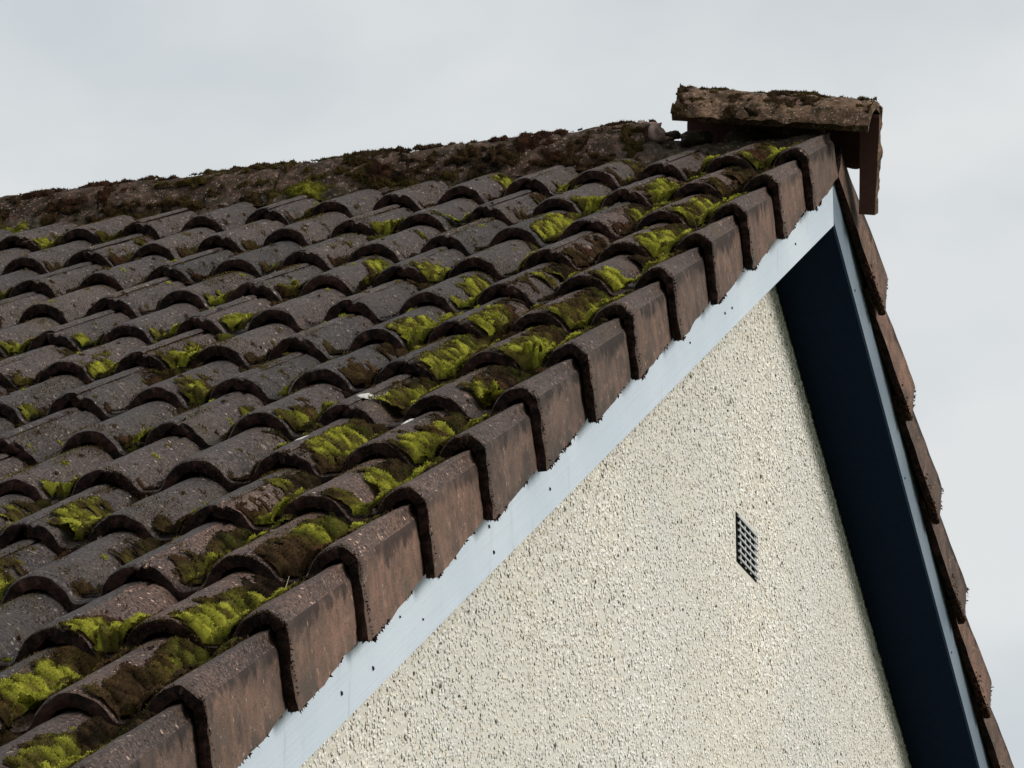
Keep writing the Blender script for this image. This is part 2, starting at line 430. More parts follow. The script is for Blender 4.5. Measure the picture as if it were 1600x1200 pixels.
for s, n in [(0.279, -0.181), (0.431, -0.189), (0.695, -0.19), (0.589, -0.156), (1.108, -0.195), (1.104, -0.151), (1.483, -0.184),
             (2.604, -0.171), (2.93, -0.18), (2.998, -0.183), (3.684, -0.181)]:
    o = ob('nail', nail_me, b_near); o.location = (-0.0395, s, n); k = nr.uniform(0.5, 1.0); o.scale = (1, k, k)
for s in (3.9, 3.3, 2.7):
    o = ob('nail', nail_me, b_far); o.location = (0.0400, s, -0.19); o.rotation_euler = (0, 0, math.pi)

# soffits
for far in (False, True):
    q = band(-NB - 0.0015, -NB + 0.0085, -1.10, far) if far else band(-NB + 0.003, -NB + 0.012, -1.10, far)
    ob('soffit', prism(q, -0.0425 if far else -0.0605, -OV + 0.004, M_SOFF, 'soffit'), house, HINV)
# rafters and felt under the tiles, one for each slope
roofs = []
for far, fr in ((False, NEAR), (True, FAR)):
    q = band(-0.205, -0.072, -1.08, far)
    me = prism(q, -0.085, XL + 0.03, M_FELT, 'roof_slope')
    me.transform(fr.inverted())
    roofs.append(ob('roof_slope', me, house, HINV @ fr))
roof, roof_far = roofs

# air vent in the gable
vw, vh = 0.180, 0.113
vy, vz = 3.4705, 1.0995 + Z0
vent = ob('air_vent', prism([(-vw/2, -vh/2), (vw/2, -vh/2), (vw/2, vh/2), (-vw/2, vh/2)], -0.004, 0.0016, M_VOID, 'air_vent'), house, HINV @ Matrix.Translation((-OV, vy, vz)))
vent['label'] = 'small black air vent covered by wire mesh'
for k in range(7):
    zz = vh/2 - 0.010 - k*(vh-0.012)/6.4
    ob('mesh_wire', prism([(-vw/2+.002, zz-.0022), (vw/2-.002, zz-.0022), (vw/2-.002, zz+.0022), (-vw/2+.002, zz+.0022)], 0.0045, 0.0075, M_GRIL, 'mesh_wire'), vent)
for k in range(4):
    yy = -vw/2 + vw*(0.15+0.245*k)
    ob('mesh_wire', prism([(yy-.0045, -vh/2+.002), (yy+.0045, -vh/2+.002), (yy+.0045, vh/2-.002), (yy-.0045, vh/2-.002)], 0.0030, 0.0044, M_GRIL, 'mesh_wire'), vent)

# ------------------------------------------------------------------ tiles
PAN = -0.0245
RH = 0.0455                                   # roll height
HW = 0.0590                                   # half width of a roll
def roll(d):
    q = np.clip(np.abs(d)/HW, 0, 1)
    return RH*(1 - q**2.1)**0.68
def pan_prof(u, crests):
    w = np.full_like(u, 0.0)
    for c in crests: w = np.maximum(w, roll(u - c))
    return PAN + w
def smooth1(w, k=2):
    for _ in range(k):
        w2 = w.copy(); w2[1:-1] = (w[:-2] + 2*w[1:-1] + w[2:])/4; w = w2
    return w
def prof_field():
    u = np.concatenate([np.linspace(0.013, 0.0, 7)[:-1], np.linspace(0.0, -2*R+0.024, 78)[:-1], np.linspace(-2*R+0.024, -2*R-0.004, 16)])
    w = smooth1(pan_prof(u, (0, -R, -2*R)))
    w = w + 0.0016*sstep(-0.040, -0.010, u) - 0.0035*np.exp(-((u-0.013)/0.003)**2) - 0.006*np.exp(-((u+2*R-0.0155)/0.0035)**2) - 0.0015*sstep(-2*R+0.05, -2*R, u)
    th = np.interp(-u, [-0.013, 0.005, 0.03, 0.3, 2*R-0.02, 2*R+0.01], [0.008, 0.015, 0.0215, 0.0215, 0.019, 0.014])
    return u, w, th, np.zeros(len(u), int)
def prof_verge():
    za = np.linspace(-HA, -0.010, 26)
    up = [(0.0, z) for z in za]
    t = np.linspace(0, 1, 9)[1:]
    cor = [(-0.0075*(1-math.cos(a*1.15))*1.2, -0.010 + 0.0125*math.sin(a*1.15)) for a in t]
    u0, w0 = cor[-1]
    arc = np.linspace(0, 1, 9)[1:]
    top = [(u0 + (-X0-u0)*a, w0 + (PAN+RH-w0)*math.sin(a*math.pi/2)**0.95) for a in arc]
    u = np.concatenate([np.linspace(-X0, -X0-2*R+0.024, 78)[1:-1], np.linspace(-X0-2*R+0.024, -X0-2*R-0.004, 16)])
    w = smooth1(pan_prof(u, (-X0, -X0-R, -X0-2*R)))
    w = w - 0.0015*sstep(-X0-2*R+0.05, -X0-2*R, u) - 0.006*np.exp(-((u+X0+2*R-0.0155)/0.0035)**2)
    uu = np.array([p[0] for p in up+cor+top] + list(u)); ww = np.array([p[1] for p in up+cor+top] + list(w))
    isap = np.array([1]*(len(up)+4) + [0]*(len(uu)-len(up)-4))
    th = np.where(isap == 1, 0.0185, 0.0205)
    return uu, ww, th, isap
VR = np.array([0.0, 0.0012, 0.0035, 0.008, 0.016, 0.03, 0.055, 0.09, 0.13, 0.17, 0.21, 0.25, 0.29, 0.325, 0.36, 0.42])
def tile_mesh(name, prof, seed, verge=False, mirror=False):
    u, w, th, isap = prof
    M, K = len(u), len(VR)
    du, dw = np.gradient(u), np.gradient(w)
    L = np.hypot(du, dw); nx, nz = -dw/L*-1, du/L*-1     # outward normal (u runs right to left)
    nx, nz = dw/L, -du/L
    arc = np.concatenate([[0], np.cumsum(np.hypot(np.diff(u), np.diff(w)))])
    def ring(off, sgn):
        top = np.zeros((K, M, 3))
        for k, v in enumerate(VR):
            uu, ww = u + nx*off, w + nz*off
            d = 0.0011*fbm(arc*18, v*18, seed*3.1, 3, 4) + 0.0006*vnoise(arc*110, v*110, seed, 4)
            if sgn > 0:
                d = d - 0.0030*math.exp(-v/0.0022)*(0.7+0.6*vnoise(arc*55, seed, 0, 8)) - 0.0012*math.exp(-v/0.012)
                uu = uu + nx*d; ww = ww + nz*d
            if verge:
                bl = sstep(-0.034, -0.004, u)
                uu = uu - 0.0215*v/G*bl
                ap = ww < -0.008
                kk = ((HA-0.008) - 0.031*v/G)/(HA-0.008)
                ww = np.where(ap, -0.008 + (ww+0.008)*kk, ww)
                bot = sstep(-HA+0.016, -HA, w)
                ww = ww + bot*(0.0030*fbm(v*60, seed*5.3, 0, 21, 3) + 0.0014*vnoise(v*300, seed, 1, 22))
            vv = v + (0.0024*fbm(arc*38, seed*2.7, 0, 31, 3) + 0.0012*vnoise(arc*190, seed, 2, 33))*math.exp(-v/0.010)
            top[k, :, 0], top[k, :, 1], top[k, :, 2] = uu, vv, ww
        return top
    T = ring(0, 1)
    B = np.zeros((K, M, 3))
    for i in range(1): B = ring(0, 0)
    off = th
    B[..., 0] -= nx*off; B[..., 2] -= nz*off
    V, F, MI = [T.reshape(-1, 3)], [], []
    f = grid_faces(K, M); F.append(f); MI.append(np.tile(isap[:-1], K-1))
    o = K*M
    V.append(B.reshape(-1, 3)); f = grid_faces(K, M, o, True); F.append(f); MI.append(np.full(len(f), 2)); o += K*M
    def cap(a, b, flip):
        nonlocal o
        mid = (a+b)/2
        if not flip:
            mid = mid + np.stack([0*u, -0.002 + 0.0022*vnoise(arc*120, seed, 4, 41), 0*u], 1)
        q = np.stack([a, mid, b]); V.append(q.reshape(-1, 3))
        f = grid_faces(3, len(a), o, flip); F.append(f); MI.append(np.full(len(f), 2)); o += q.shape[0]*q.shape[1]
    cap(B[0], T[0], False); cap(B[-1], T[-1], True)
    for e, flip in ((0, True), (-1, False)):
        a, b = T[:, e], B[:, e]
        q = np.stack([a, b]); V.append(q.reshape(-1, 3)); f = grid_faces(2, K, o, flip)
        F.append(f); MI.append(np.full(len(f), 2)); o += 2*K
    V, F, MI = np.concatenate(V), np.concatenate(F), np.concatenate(MI)
    if mirror:
        V[:, 0] *= -1
    else:
        F = F[:, ::-1]
    F = F[:, ::-1]
    me = mesh_of(name, V, F, [M_TOPV if verge else M_TOP, M_APR, M_BUTT], MI)
    return me
PF, PV = prof_field(), prof_verge()
field_me = [tile_mesh('roof_tile', PF, 11+k) for k in range(8)]
TILT = -math.atan(STEP/G)
rnd = random.Random(5)
JIT = {}
for i in range(ILO, IHI+1):
    o = ob('verge_tile', tile_mesh('verge_tile', PV, 60+i, True), roof)
    o.location = (rnd.uniform(-.0012, .0008), i*G + rnd.uniform(-.003, .003), rnd.uniform(-.001, .001))
    o.rotation_euler = (TILT, 0, rnd.uniform(-.004, .004))
    for c in range(1, 15):
        o = ob('roof_tile', field_me[rnd.randrange(8)], roof)
        o.location = (-(X0 + 2*R*c) + rnd.uniform(-.0015, .0015), i*G + rnd.uniform(-.006, .006) - (0.012 if rnd.random() < 0.05 else 0), rnd.uniform(-.002, .001))
        o.rotation_euler = (TILT + rnd.uniform(-.005, .004), rnd.uniform(-.006, .006), rnd.uniform(-.010, .010))
far_me = [tile_mesh('verge_tile', PV, 90+k, True, True) for k in range(4)]
farf_me = [tile_mesh('roof_tile', PF, 120+k, False, True) for k in range(2)]
for i in range(ILO, IHI+1):
    o = ob('verge_tile', far_me[i % 4], roof_far)
    o.location = (rnd.uniform(-.002, .002), i*G + rnd.uniform(-.003, .003), rnd.uniform(-.001, .001))
    o.rotation_euler = (TILT, 0, rnd.uniform(-.005, .005))
    for c in range(1, 15):
        o = ob('roof_tile', farf_me[(i+c) % 2], roof_far)
        o.location = (X0 + 2*R*c, i*G, 0); o.rotation_euler = (TILT, 0, 0)

# ------------------------------------------------------------------ ridge tiles
def ridge_section(Ln, Lf, an, af, th, rad=0.028, nseg=26):
    """outer line of a ridge tile in (y, z) from near foot over the crest to far foot, crest corner at 0,0"""
    p0 = np.array([-Ln*math.cos(an), -Ln*math.sin(an)]); p1 = np.array([Lf*math.cos(af), -Lf*math.sin(af)])
    t0 = p0/np.linalg.norm(p0)*rad*1.1; t1 = p1/np.linalg.norm(p1)*rad*1.1
    a = [p0 + (t0-p0)*k for k in np.linspace(0, 1, nseg)]
    b = [(1-k)**2*t0 + 2*k*(1-k)*np.zeros(2) + k*k*t1 for k in np.linspace(0, 1, 10)[1:]]
    c = [t1 + (p1-t1)*k for k in np.linspace(0, 1, nseg)[1:]]
    q = np.array(a+b+c)
    d = np.gradient(q, axis=0); nn = np.stack([-d[:, 1], d[:, 0]], 1); nn /= np.linalg.norm(nn, axis=1)[:, None]
    return q, nn
def ridge_mesh(name, sec, length, seed, mats, th=0.018, lump=0.004, ends=0.003):
    q, nn = sec
    xs = np.concatenate([[0, .002, .006], np.linspace(0.012, length-0.012, 44), [length-.006, length-.002, length]])
    A, B = len(xs), len(q)
    T = np.zeros((A, B, 3)); Bo = np.zeros((A, B, 3))
    arc = np.concatenate([[0], np.cumsum(np.linalg.norm(np.diff(q, axis=0), axis=1))])
    for k, x in enumerate(xs):
        d = lump*fbm(x*16, arc*16, seed*2.3, 51, 4) + lump*0.5*vnoise(x*70, arc*70, seed, 52)
        e = min(x, length-x)
        d = d - 0.004*math.exp(-e/0.003)
        T[k, :, 0] = x + ends*fbm(arc*30, seed, 3, 54, 3)*math.exp(-e/0.02)
        T[k, :, 1:] = q + nn*d[:, None]
        Bo[k, :, 0] = x; Bo[k, :, 1:] = q - nn*th
        foot = np.exp(-np.minimum(arc, arc[-1]-arc)/0.01)*0.006*fbm(x*30, seed*1.7, 0, 55, 3)
        T[k, :, 2] += foot
    V = [T.reshape(-1, 3), Bo.reshape(-1, 3)]
    F = [grid_faces(A, B), grid_faces(A, B, A*B, True)]; MI = [np.zeros(len(F[0]), int), np.ones(len(F[1]), int)]
    o = 2*A*B
    for a, b, fl in ((T[0], Bo[0], True), (T[-1], Bo[-1], False), (T[:, 0], Bo[:, 0], False), (T[:, -1], Bo[:, -1], True)):
        s = np.stack([a, b]); V.append(s.reshape(-1, 3)); f = grid_faces(2, len(a), o, fl); F.append(f); MI.append(np.full(len(f), 0)); o += 2*len(a)
    return mesh_of(name, np.concatenate(V), np.concatenate(F)[:, ::-1], mats, np.concatenate(MI))
RT = 0.042                                     # crest of the ridge tiles above the ridge line
def bez(a, b, c, n):
    k = np.linspace(0, 1, n)[:, None]
    return (1-k)**2*np.array(a) + 2*k*(1-k)*np.array(b) + k*k*np.array(c)
def curved_section(nf, nc, fc, ff):
    q = np.concatenate([bez(nf, nc, (0, 0), 34), bez((0, 0), fc, ff, 26)[1:]])
    d = np.gradient(q, axis=0); nn = np.stack([-d[:, 1], d[:, 0]], 1); nn /= np.linalg.norm(nn, axis=1)[:, None]
    return q, nn
sec_main = curved_section((-0.142, -0.150), (-0.118, -0.010), (0.118, -0.010), (0.142, -0.150))
rl = 0.455
ridge_me = [ridge_mesh('ridge_tile', sec_main, rl-0.004, 200+k, [M_RIDGE, M_RIN], 0.02, 0.0055) for k in range(4)]
x = -0.452
k = 0
RIDGE_X1 = x
while x - rl > XL - 0.2:
    o = ob('ridge_tile', ridge_me[k % 4], house)
    o.matrix_local = HINV @ Matrix.Translation((x - rl, YA, ZA + Z0 + RT + rnd.uniform(-.003, .003)))
    x -= rl; k += 1
RIDGE_X0 = x
# mortar bedding along the foot of the ridge, filling the pans
def bed_mesh():
    xs = np.linspace(-0.03, RIDGE_X0, 700); b = np.linspace(0, 1, 12)
    Xg, Bg = np.meshgrid(xs, b, indexing='ij')
    s = 4.055 + 0.095*Bg + 0.010*fbm(Xg*14, Bg*2, 0, 61, 3) - 0.012*(1-Bg)
    h = PAN - 0.03 + 0.066*np.sin(np.clip(Bg*1.25, 0, 1)*math.pi/2) + 0.006*fbm(Xg*30, Bg*5, 0, 62, 4)
    h = np.where(Xg > RIDGE_X1 + 0.0, h - 0.020*sstep(RIDGE_X1, RIDGE_X1+0.05, Xg), h)
    return mesh_of('mortar_bed', np.stack([Xg, s, h], -1).reshape(-1, 3), grid_faces(700, 12, 0, False), M_BED)
ob('mortar_bed', bed_mesh(), roof)
# far-side mortar bedding so that the ridge is closed behind
def lump_mesh(name, r, seed, sc, mat):
    n1, n2 = 18, 12
    th, ph = np.meshgrid(np.linspace(0, 2*math.pi, n1+1), np.linspace(0.0, math.pi, n2), indexing='ij')
    d = np.stack([np.sin(ph)*np.cos(th), np.sin(ph)*np.sin(th), np.cos(ph)], -1)
    k = 1 + 0.25*fbm(d[..., 0]*1.5+seed, d[..., 1]*1.5, d[..., 2]*1.5, 71, 3) + 0.10*vnoise(d[..., 0]*6+seed, d[..., 1]*6, d[..., 2]*6, 73)
    p = np.sign(d)*np.abs(d)**0.75*k[..., None]*np.array(sc)*r
    p[-1] = p[0]
    return mesh_of(name, p.reshape(-1, 3), grid_faces(n1+1, n2, 0, True), mat)
for (lx, ly, lz, r, sc, rz, mt, sd) in [(-0.470, -0.030, 0.004, 0.034, (1.0, 1.15, 0.95), 0.3, M_MORT, 1), (-0.452, -0.062, -0.012, 0.024, (1, 1, .9), 1.3, M_MORT, 2),
                                        (-0.445, -0.012, -0.001, 0.020, (1.6, .9, .62), 0.2, M_MORT, 3), (-0.418, -0.012, 0.006, 0.018, (1.35, .8, .52), -0.1, M_BED, 4),
                                        (-0.345, -0.075, -0.036, 0.024, (1.5, 1, .7), 0.1, M_BED, 5), (-0.10, -0.03, -0.032, 0.034, (1.4, 1, .7), 0.4, M_BED, 6), (-0.23, -0.03, -0.04, 0.036, (1.5, 1, .8), 0.4, M_BED, 8),
                                        (-0.43, -0.02, -0.04, 0.036, (1.5, 1, .8), 0.4, M_BED, 9)]:
    o = ob('mortar_lump', lump_mesh('mortar_lump', r, sd*3.7, sc, mt), house, HINV @ Matrix.Translation((lx, YA+ly, ZA+Z0+lz)) @ Matrix.Rotation(rz, 4, 'Z'))

# the loose ridge tile tipped over the gable end: axis from the raised inner end P0 to the gable end P1
P0 = Vector((-0.376, YA - 0.015, ZA + Z0 + 0.101)); P1 = Vector((0.074, YA + 0.032, ZA + Z0 + 0.036))
ax = (P1-P0).normalized(); side = Vector((0, 0, 1)).cross(ax).normalized(); upv = ax.cross(side)
LM = Matrix((ax, side, upv)).transposed().to_4x4(); LM.translation = P0
ln = (P1-P0).length
loose = ob('ridge_tile', None); loose.matrix_world = LM
tag(loose, 'loose crusted ridge tile tipped up over the gable end', 'roof tile')
sec_l = curved_section((-0.168, -0.118), (-0.150, -0.010), (0.05, 0.002), (0.075, -0.130))
ob('tile_body', ridge_mesh('tile_body', sec_l, ln, 310, [M_LOOSE, M_RIN], 0.022, 0.006, 0.004), loose)
sec_e = ridge_section(0.02, 0.252, math.radians(33), math.radians(60), 0.02, 0.010)
fl_me = (ridge_mesh('end_flange', (sec_e[0] + sec_e[1]*0.004, sec_e[1]), 0.048, 311, [M_LOOSE, M_RIN], 0.050, 0.004, 0.005))
for vv in fl_me.vertices:
    kk = min(max(-vv.co.z/0.22, 0), 1)
    vv.co.x = 0.048 - (0.048 - vv.co.x)*(1 - 0.22*kk)
    vv.co.y -= 0.012*kk*kk
ob('end_flange', fl_me, loose, Matrix.Translation((ln-0.045, 0, 0)))

# ------------------------------------------------------------------ moss
def surf_near(X, S, blur=True):
    """height above the roof plane of the tile tops, the butt steps eased"""
    i = np.floor(S/G); t = S - i*G
    c = -(X + X0)/R
    d = np.abs(c - np.round(c))*R
    pr = PAN + roll(d)
    pr = np.where(X > -X0, PAN + RH, pr)
    h = pr - STEP*t/G
    if blur: h = h + STEP*sstep(G-0.018, G+0.004, t)*0.75
    return h, d, i, t, c
class Moss:
    def __init__(s): s.v, s.f, s.c, s.n = [], [], [], 0
    def add(s, v, f, c):
        s.v.append(v); s.f.append(f + s.n); s.c.append(c); s.n += len(v)
    def mesh(s, name): return mesh_of(name, np.concatenate(s.v), np.concatenate(s.f), M_MOSS, None, False, np.concatenate(s.c))
def blades(ms, Pn, Nn, Cc, length, width, lean=0.6, tipk=1.6):
    n = len(Pn)
    if n == 0: return
    d = Nn + rng.normal(0, lean, (n, 3)); d /= np.linalg.norm(d, axis=1)[:, None]
    r = rng.normal(0, 1, (n, 3)); sd = np.cross(d, r); sd /= np.linalg.norm(sd, axis=1)[:, None] + 1e-9
    L = length*rng.uniform(0.5, 1.4, (n, 1)); Wd = width*rng.uniform(0.6, 1.4, (n, 1))
    a = Pn - Nn*0.001 - sd*Wd; b = Pn - Nn*0.001 + sd*Wd; c = Pn + d*L
    v = np.stack([a, b, c], 1).reshape(-1, 3)
    f = np.arange(3*n).reshape(n, 3)
    cc = np.repeat(Cc, 3, 0).reshape(n, 3, 3); cc[:, 2] *= tipk; cc[:, :2] *= 0.75
    ms.add(v, f, np.clip(cc.reshape(-1, 3), 0, 0.6))
LIME = np.array([0.365, 0.360, 0.045]); GREEN = np.array([0.125, 0.125, 0.022]); OLIVE = np.array([0.115, 0.088, 0.022])
BROWN = np.array([0.072, 0.044, 0.021]); RED = np.array([0.072, 0.028, 0.018]); DARK = np.array([0.018, 0.0135, 0.009])
def worley(x, y, seed):
    fx, fy = np.floor(x).astype(np.int64), np.floor(y).astype(np.int64)
    best = np.full(x.shape, 9.0); cell = np.zeros(x.shape)
    for dx in (-1, 0, 1):
        for dy in (-1, 0, 1):
            gx, gy = fx+dx, fy+dy
            px = gx + _hash(gx, gy, np.int64(1), seed); py = gy + _hash(gx, gy, np.int64(2), seed)
            dd = (px-x)**2 + (py-y)**2
            cell = np.where(dd < best, _hash(gx, gy, np.int64(5), seed), cell); best = np.minimum(best, dd)
    return np.sqrt(best), cell
def lerp(a, b, t): return a + (b-a)*np.asarray(t)[..., None]
def heightfield(ms, Pg, Ng, Tk, Cg, thr=0.0012, per=1.2, bl=0.006, bw=0.0011, lean=0.6, cut=None):
    A, B = Tk.shape
    Q = Pg + Ng*Tk[..., None]
    ok = Tk > thr
    cell = ok[:-1, :-1] & ok[1:, :-1] & ok[:-1, 1:] & ok[1:, 1:]
    if cut is not None: cell &= (cut[:, 1:] == cut[:, :-1])[:-1]
    ii, jj = np.nonzero(cell)
    f = np.stack([ii*B+jj, (ii+1)*B+jj, (ii+1)*B+jj+1, ii*B+jj+1], 1)
    used, inv = np.unique(f, return_inverse=True)
    f = inv.reshape(-1, 4)
    t = np.concatenate([f[:, [0, 1, 2]], f[:, [0, 2, 3]]])
    ms.add(Q.reshape(-1, 3)[used], t, np.clip(Cg.reshape(-1, 3)[used]*0.55, 0, .6))  # base colour darkened, painting in the shade between the blades
    ga = np.gradient(Q, axis=0); gb = np.gradient(Q, axis=1)
    nl = np.cross(ga, gb); nl /= np.linalg.norm(nl, axis=-1)[..., None] + 1e-12
    nl *= np.sign((nl*Ng).sum(-1))[..., None]
    Nb = nl*0.6 + Ng*0.5
    Nb /= np.linalg.norm(Nb, axis=-1)[..., None]
    oi, oj = np.nonzero(ok)
    cnt = rng.poisson(per*np.clip(Tk[oi, oj]/0.004, 0.5, 1.5))
    oi, oj = np.repeat(oi, cnt), np.repeat(oj, cnt)
    a, b = rng.uniform(-.5, .5, len(oi)), rng.uniform(-.5, .5, len(oi))
    da = (Q[np.minimum(oi+1, A-1), oj] - Q[oi, oj])*np.abs(a)[:, None]*np.where(ok[np.minimum(oi+1, A-1), oj], 1, 0)[:, None]
    db = (Q[oi, np.minimum(oj+1, B-1)] - Q[oi, oj])*np.abs(b)[:, None]*np.where(ok[oi, np.minimum(oj+1, B-1)], 1, 0)[:, None]
    if cut is not None: db *= (cut[oi, oj] == cut[oi, np.minimum(oj+1, B-1)])[:, None]
    Pn = Q[oi, oj] + da + db
    C = Cg[oi, oj]*rng.uniform(0.45, 1.5, (len(oi), 1))
    blades(ms, Pn, Nb[oi, oj], C, bl, bw, lean)

def near_moss():
    ms = Moss()
    xs = np.arange(-0.045, -2.75, -0.0034); ss = np.arange(ILO*G + 0.01, 4.10, 0.0050)
    X, S = np.meshgrid(xs, ss, indexing='ij')
    h, d, i, t, c = surf_near(X, S, False)
    pj = np.floor(c).astype(int)                       # pan number, 0 between verge roll and the next
    up = t; ic = i.copy()
    # distance along the slope from the nearest butt, signed (positive above it)
    near_next = t > G*0.72
    tb = np.where(near_next, t - G, t); ib = np.where(near_next, i+1, i)
    panw = sstep(HW-0.022, HW+0.008, d)                # 1 in the pans
    hs = _hash(pj.astype(np.int64)+50, ib.astype(np.int64)+50, np.int64(3), 5)
    hs2 = _hash(pj.astype(np.int64)+50, ib.astype(np.int64)+50, np.int64(9), 6)
    n1 = fbm(X*9, S*5, 0, 81, 4); n2 = fbm(X*40, S*30, 0, 82, 3); n3 = vnoise(X*120, S*120, 0, 83)
    rough = fbm(X*3.1, S*1.9, 2, 84, 3)
    vergeness = np.exp(-np.maximum(-X-0.10, 0)/0.30)   # moss thickens towards the verge
    low = sstep(3.6, 0.5, S)
    reach = 0.050 + 0.075*hs2 + 0.12*vergeness*(0.6+hs2) + 0.03*low
    reach = reach*np.clip(1 + 0.55*n2 + 0.35*n1, 0.35, 1.9)
    win = np.where(tb >= 0, sstep(-0.004, 0.016, tb)*sstep(reach, reach*0.12, tb), 1.25*sstep(-0.034 - 0.012*hs, -0.002, tb))
    amt = np.clip(0.42 + 0.85*hs*hs + 0.40*vergeness + 0.12*low - 0.25*(hs < 0.12), 0, 1.35)
    cush = panw**0.7*win*amt*(0.0195 + 0.005*n2)*np.clip(0.85 + 0.5*n1, 0.3, 1.3)
    strip = panw*np.clip(vergeness*1.35 + 0.25*low*vergeness - 0.36 + 0.60*n1, 0, 1)*(0.0105 + 0.005*n2)*sstep(-0.004, 0.012, t)
    fr = c - pj + 0.10*n2
    trail = sstep(0.16, 0.38, fr)*sstep(0.97, 0.70, fr)*np.clip(vergeness*1.9 + 0.4*low*vergeness - 0.40 + 0.70*n1, 0, 1)*(0.0090 + 0.004*n2)*sstep(-0.004, 0.012, t)
    strip = np.maximum(strip, trail)
    skirt = (0.10 + 0.90*panw)*np.where(tb < 0, sstep(-0.016, -0.002, tb), 0)*np.clip(0.35 + 0.9*n1 + 0.5*vergeness + 0.35*low, 0, 1)*0.007
    seam = (np.abs(c - np.round(c)) < 0.16) & (np.round(c).astype(int) % 2 == 0)
    patch = np.clip(fbm(X*11, S*8, 5, 87, 5) - 0.46 + 0.18*seam + 0.34*vergeness*low, 0, 1)*0.010*(1-sstep(0.0, 0.02, -X-0.05)*0)
    patch = np.where((X > -0.085) | (X < -(1.25 + 0.40*S)), 0, patch)
    silt = sstep(HW-0.012, HW+0.010, d)*np.clip(0.80 + 0.8*n1, 0, 1)*0.009*sstep(-0.002, 0.01, t)
    Tk = np.maximum.reduce([cush, strip, skirt, silt]) + 0.0016*n3*(np.maximum(cush, strip) > 0.003)
    wl, wc = worley((X + 0.006*n2)*66, (S + 0.006*n1)*46, 90)
    Tk = Tk*np.clip(0.62 + 0.62*(1 - (wl/0.75)**2), 0.35, 1.3)
    Tk = np.where((S > 4.06), Tk*0.5, Tk)
    kill = (fbm(X*5, S*5, 9, 88, 3) < -0.62) | (X < -(1.25 + 0.40*S))
    Tk = np.where(kill, 0, Tk)
    # colours
    Tk0 = Tk
    gr = np.clip(0.36 + 0.85*(hs2-0.5) + 0.85*n1 + 0.26*vergeness, 0, 1)
    Tk = Tk*np.clip(0.55 + 0.85*gr + 0.45*vergeness, 0, 1.15) - 0.0030*(1-0.7*vergeness)*np.clip(0.75-gr, 0, 1)*np.clip(0.5+1.2*n2, 0, 1.5)
    C = lerp(np.broadcast_to(BROWN, X.shape+(3,)), OLIVE, sstep(0.05, 0.40, gr))
    C = lerp(C, GREEN, sstep(0.30, 0.60, gr))
    limew = sstep(0.62, 1.02, gr + 0.35*n2 + 0.25*np.exp(-((S-2.4)/1.2)**2)*vergeness + 0.10)*np.where(tb < 0, 0.15, 1.0)
    C = lerp(C, LIME, limew)
    thin = sstep(0.006, 0.0025, Tk)
    C = lerp(C, BROWN*0.8, thin*0.75)
    C = lerp(C, RED, sstep(0.25, 0.6, fbm(X*10, S*7, 3, 91, 3) + 0.5*np.exp(-((X+0.082)/0.012)**2))*0.7*sstep(0.7, 0.3, limew))
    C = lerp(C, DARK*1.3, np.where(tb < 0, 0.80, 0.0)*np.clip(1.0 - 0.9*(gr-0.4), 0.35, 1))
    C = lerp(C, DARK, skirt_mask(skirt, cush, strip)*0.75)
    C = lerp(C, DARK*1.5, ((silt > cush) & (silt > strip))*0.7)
    C = C*(0.62 + 0.75*wc)[..., None]
    C = lerp(C, BROWN, (np.modf(wc*7.3)[0] < 0.26)*0.7)
    C = C*(1.28 - 0.95*np.clip(wl/0.75, 0, 1)**2)[..., None]
    C = C*(1 + 0.30*n3)[..., None]
    C = C*(0.75 + 0.5*rng.random(X.shape))[..., None]
    Pg = near_pts(np.stack([X, S, h], -1))
    # normal: blend of roof normal and up
    Nn = np.array([0.0, -SP, CP]); Nn = Nn*0.6 + np.array([0, 0, 0.4]); Nn /= np.linalg.norm(Nn)
    hx = (surf_near(X+0.003, S, False)[0] - surf_near(X-0.003, S, False)[0])/0.006
    hx = np.clip(hx, -1.6, 1.6)
    sl = np.stack([-0.85*hx, 0*hx + 0.10, np.ones_like(hx)], -1); sl /= np.linalg.norm(sl, axis=-1)[..., None]
    Ng = np.stack([sl[..., 0], sl[..., 1]*CP - sl[..., 2]*SP, sl[..., 1]*SP + sl[..., 2]*CP], -1)
    near = Tk > 0.0016
    ring = near.copy()
    for _ in range(3):
        g_ = ring.copy(); g_[1:] |= ring[:-1]; g_[:-1] |= ring[1:]; g_[:, 1:] |= ring[:, :-1]; g_[:, :-1] |= ring[:, 1:]; ring = g_
    fi, fk = np.nonzero(ring & ~near & (rng.random(X.shape) < 0.40))
    hh = surf_near(X[fi, fk], S[fi, fk], False)[0]
    blades(ms, near_pts(np.stack([X[fi, fk] + rng.uniform(-.002, .002, len(fi)), S[fi, fk] + rng.uniform(-.0025, .0025, len(fi)), hh], -1)), np.broadcast_to(Nn, (len(fi), 3)),
           C[fi, fk]*0.5 + lerp(np.broadcast_to(BROWN*0.5, (len(fi), 3)), OLIVE*0.5, rng.random(len(fi))), 0.0032, 0.0011, 0.8)
    # small separate tufts over the whole slope
    nt_ = 2600
    tx = -0.09 - rng.random(nt_)*2.5; ts_ = rng.uniform(ILO*G, 4.05, nt_)
    tc_ = -(tx + X0)/R; tx = np.where(rng.random(nt_) < 0.6, -(X0 + R*(np.floor(tc_) + np.clip(rng.normal(0.55, 0.16, nt_), 0.2, 0.9))), tx)
    kp = tx > -(1.25 + 0.40*ts_); tx, ts_ = tx[kp], ts_[kp]; nt_ = len(tx)
    per_ = 34
    rad = np.repeat(rng.uniform(0.002, 0.009, nt_), per_)
    bx_ = np.repeat(tx, per_) + rng.normal(0, 0.5, nt_*per_)*rad; bs_ = np.repeat(ts_, per_) + rng.normal(0, 0.8, nt_*per_)*rad
    bh_ = surf_near(bx_, bs_, False)[0] + 0.35*rad*rng.random(nt_*per_)
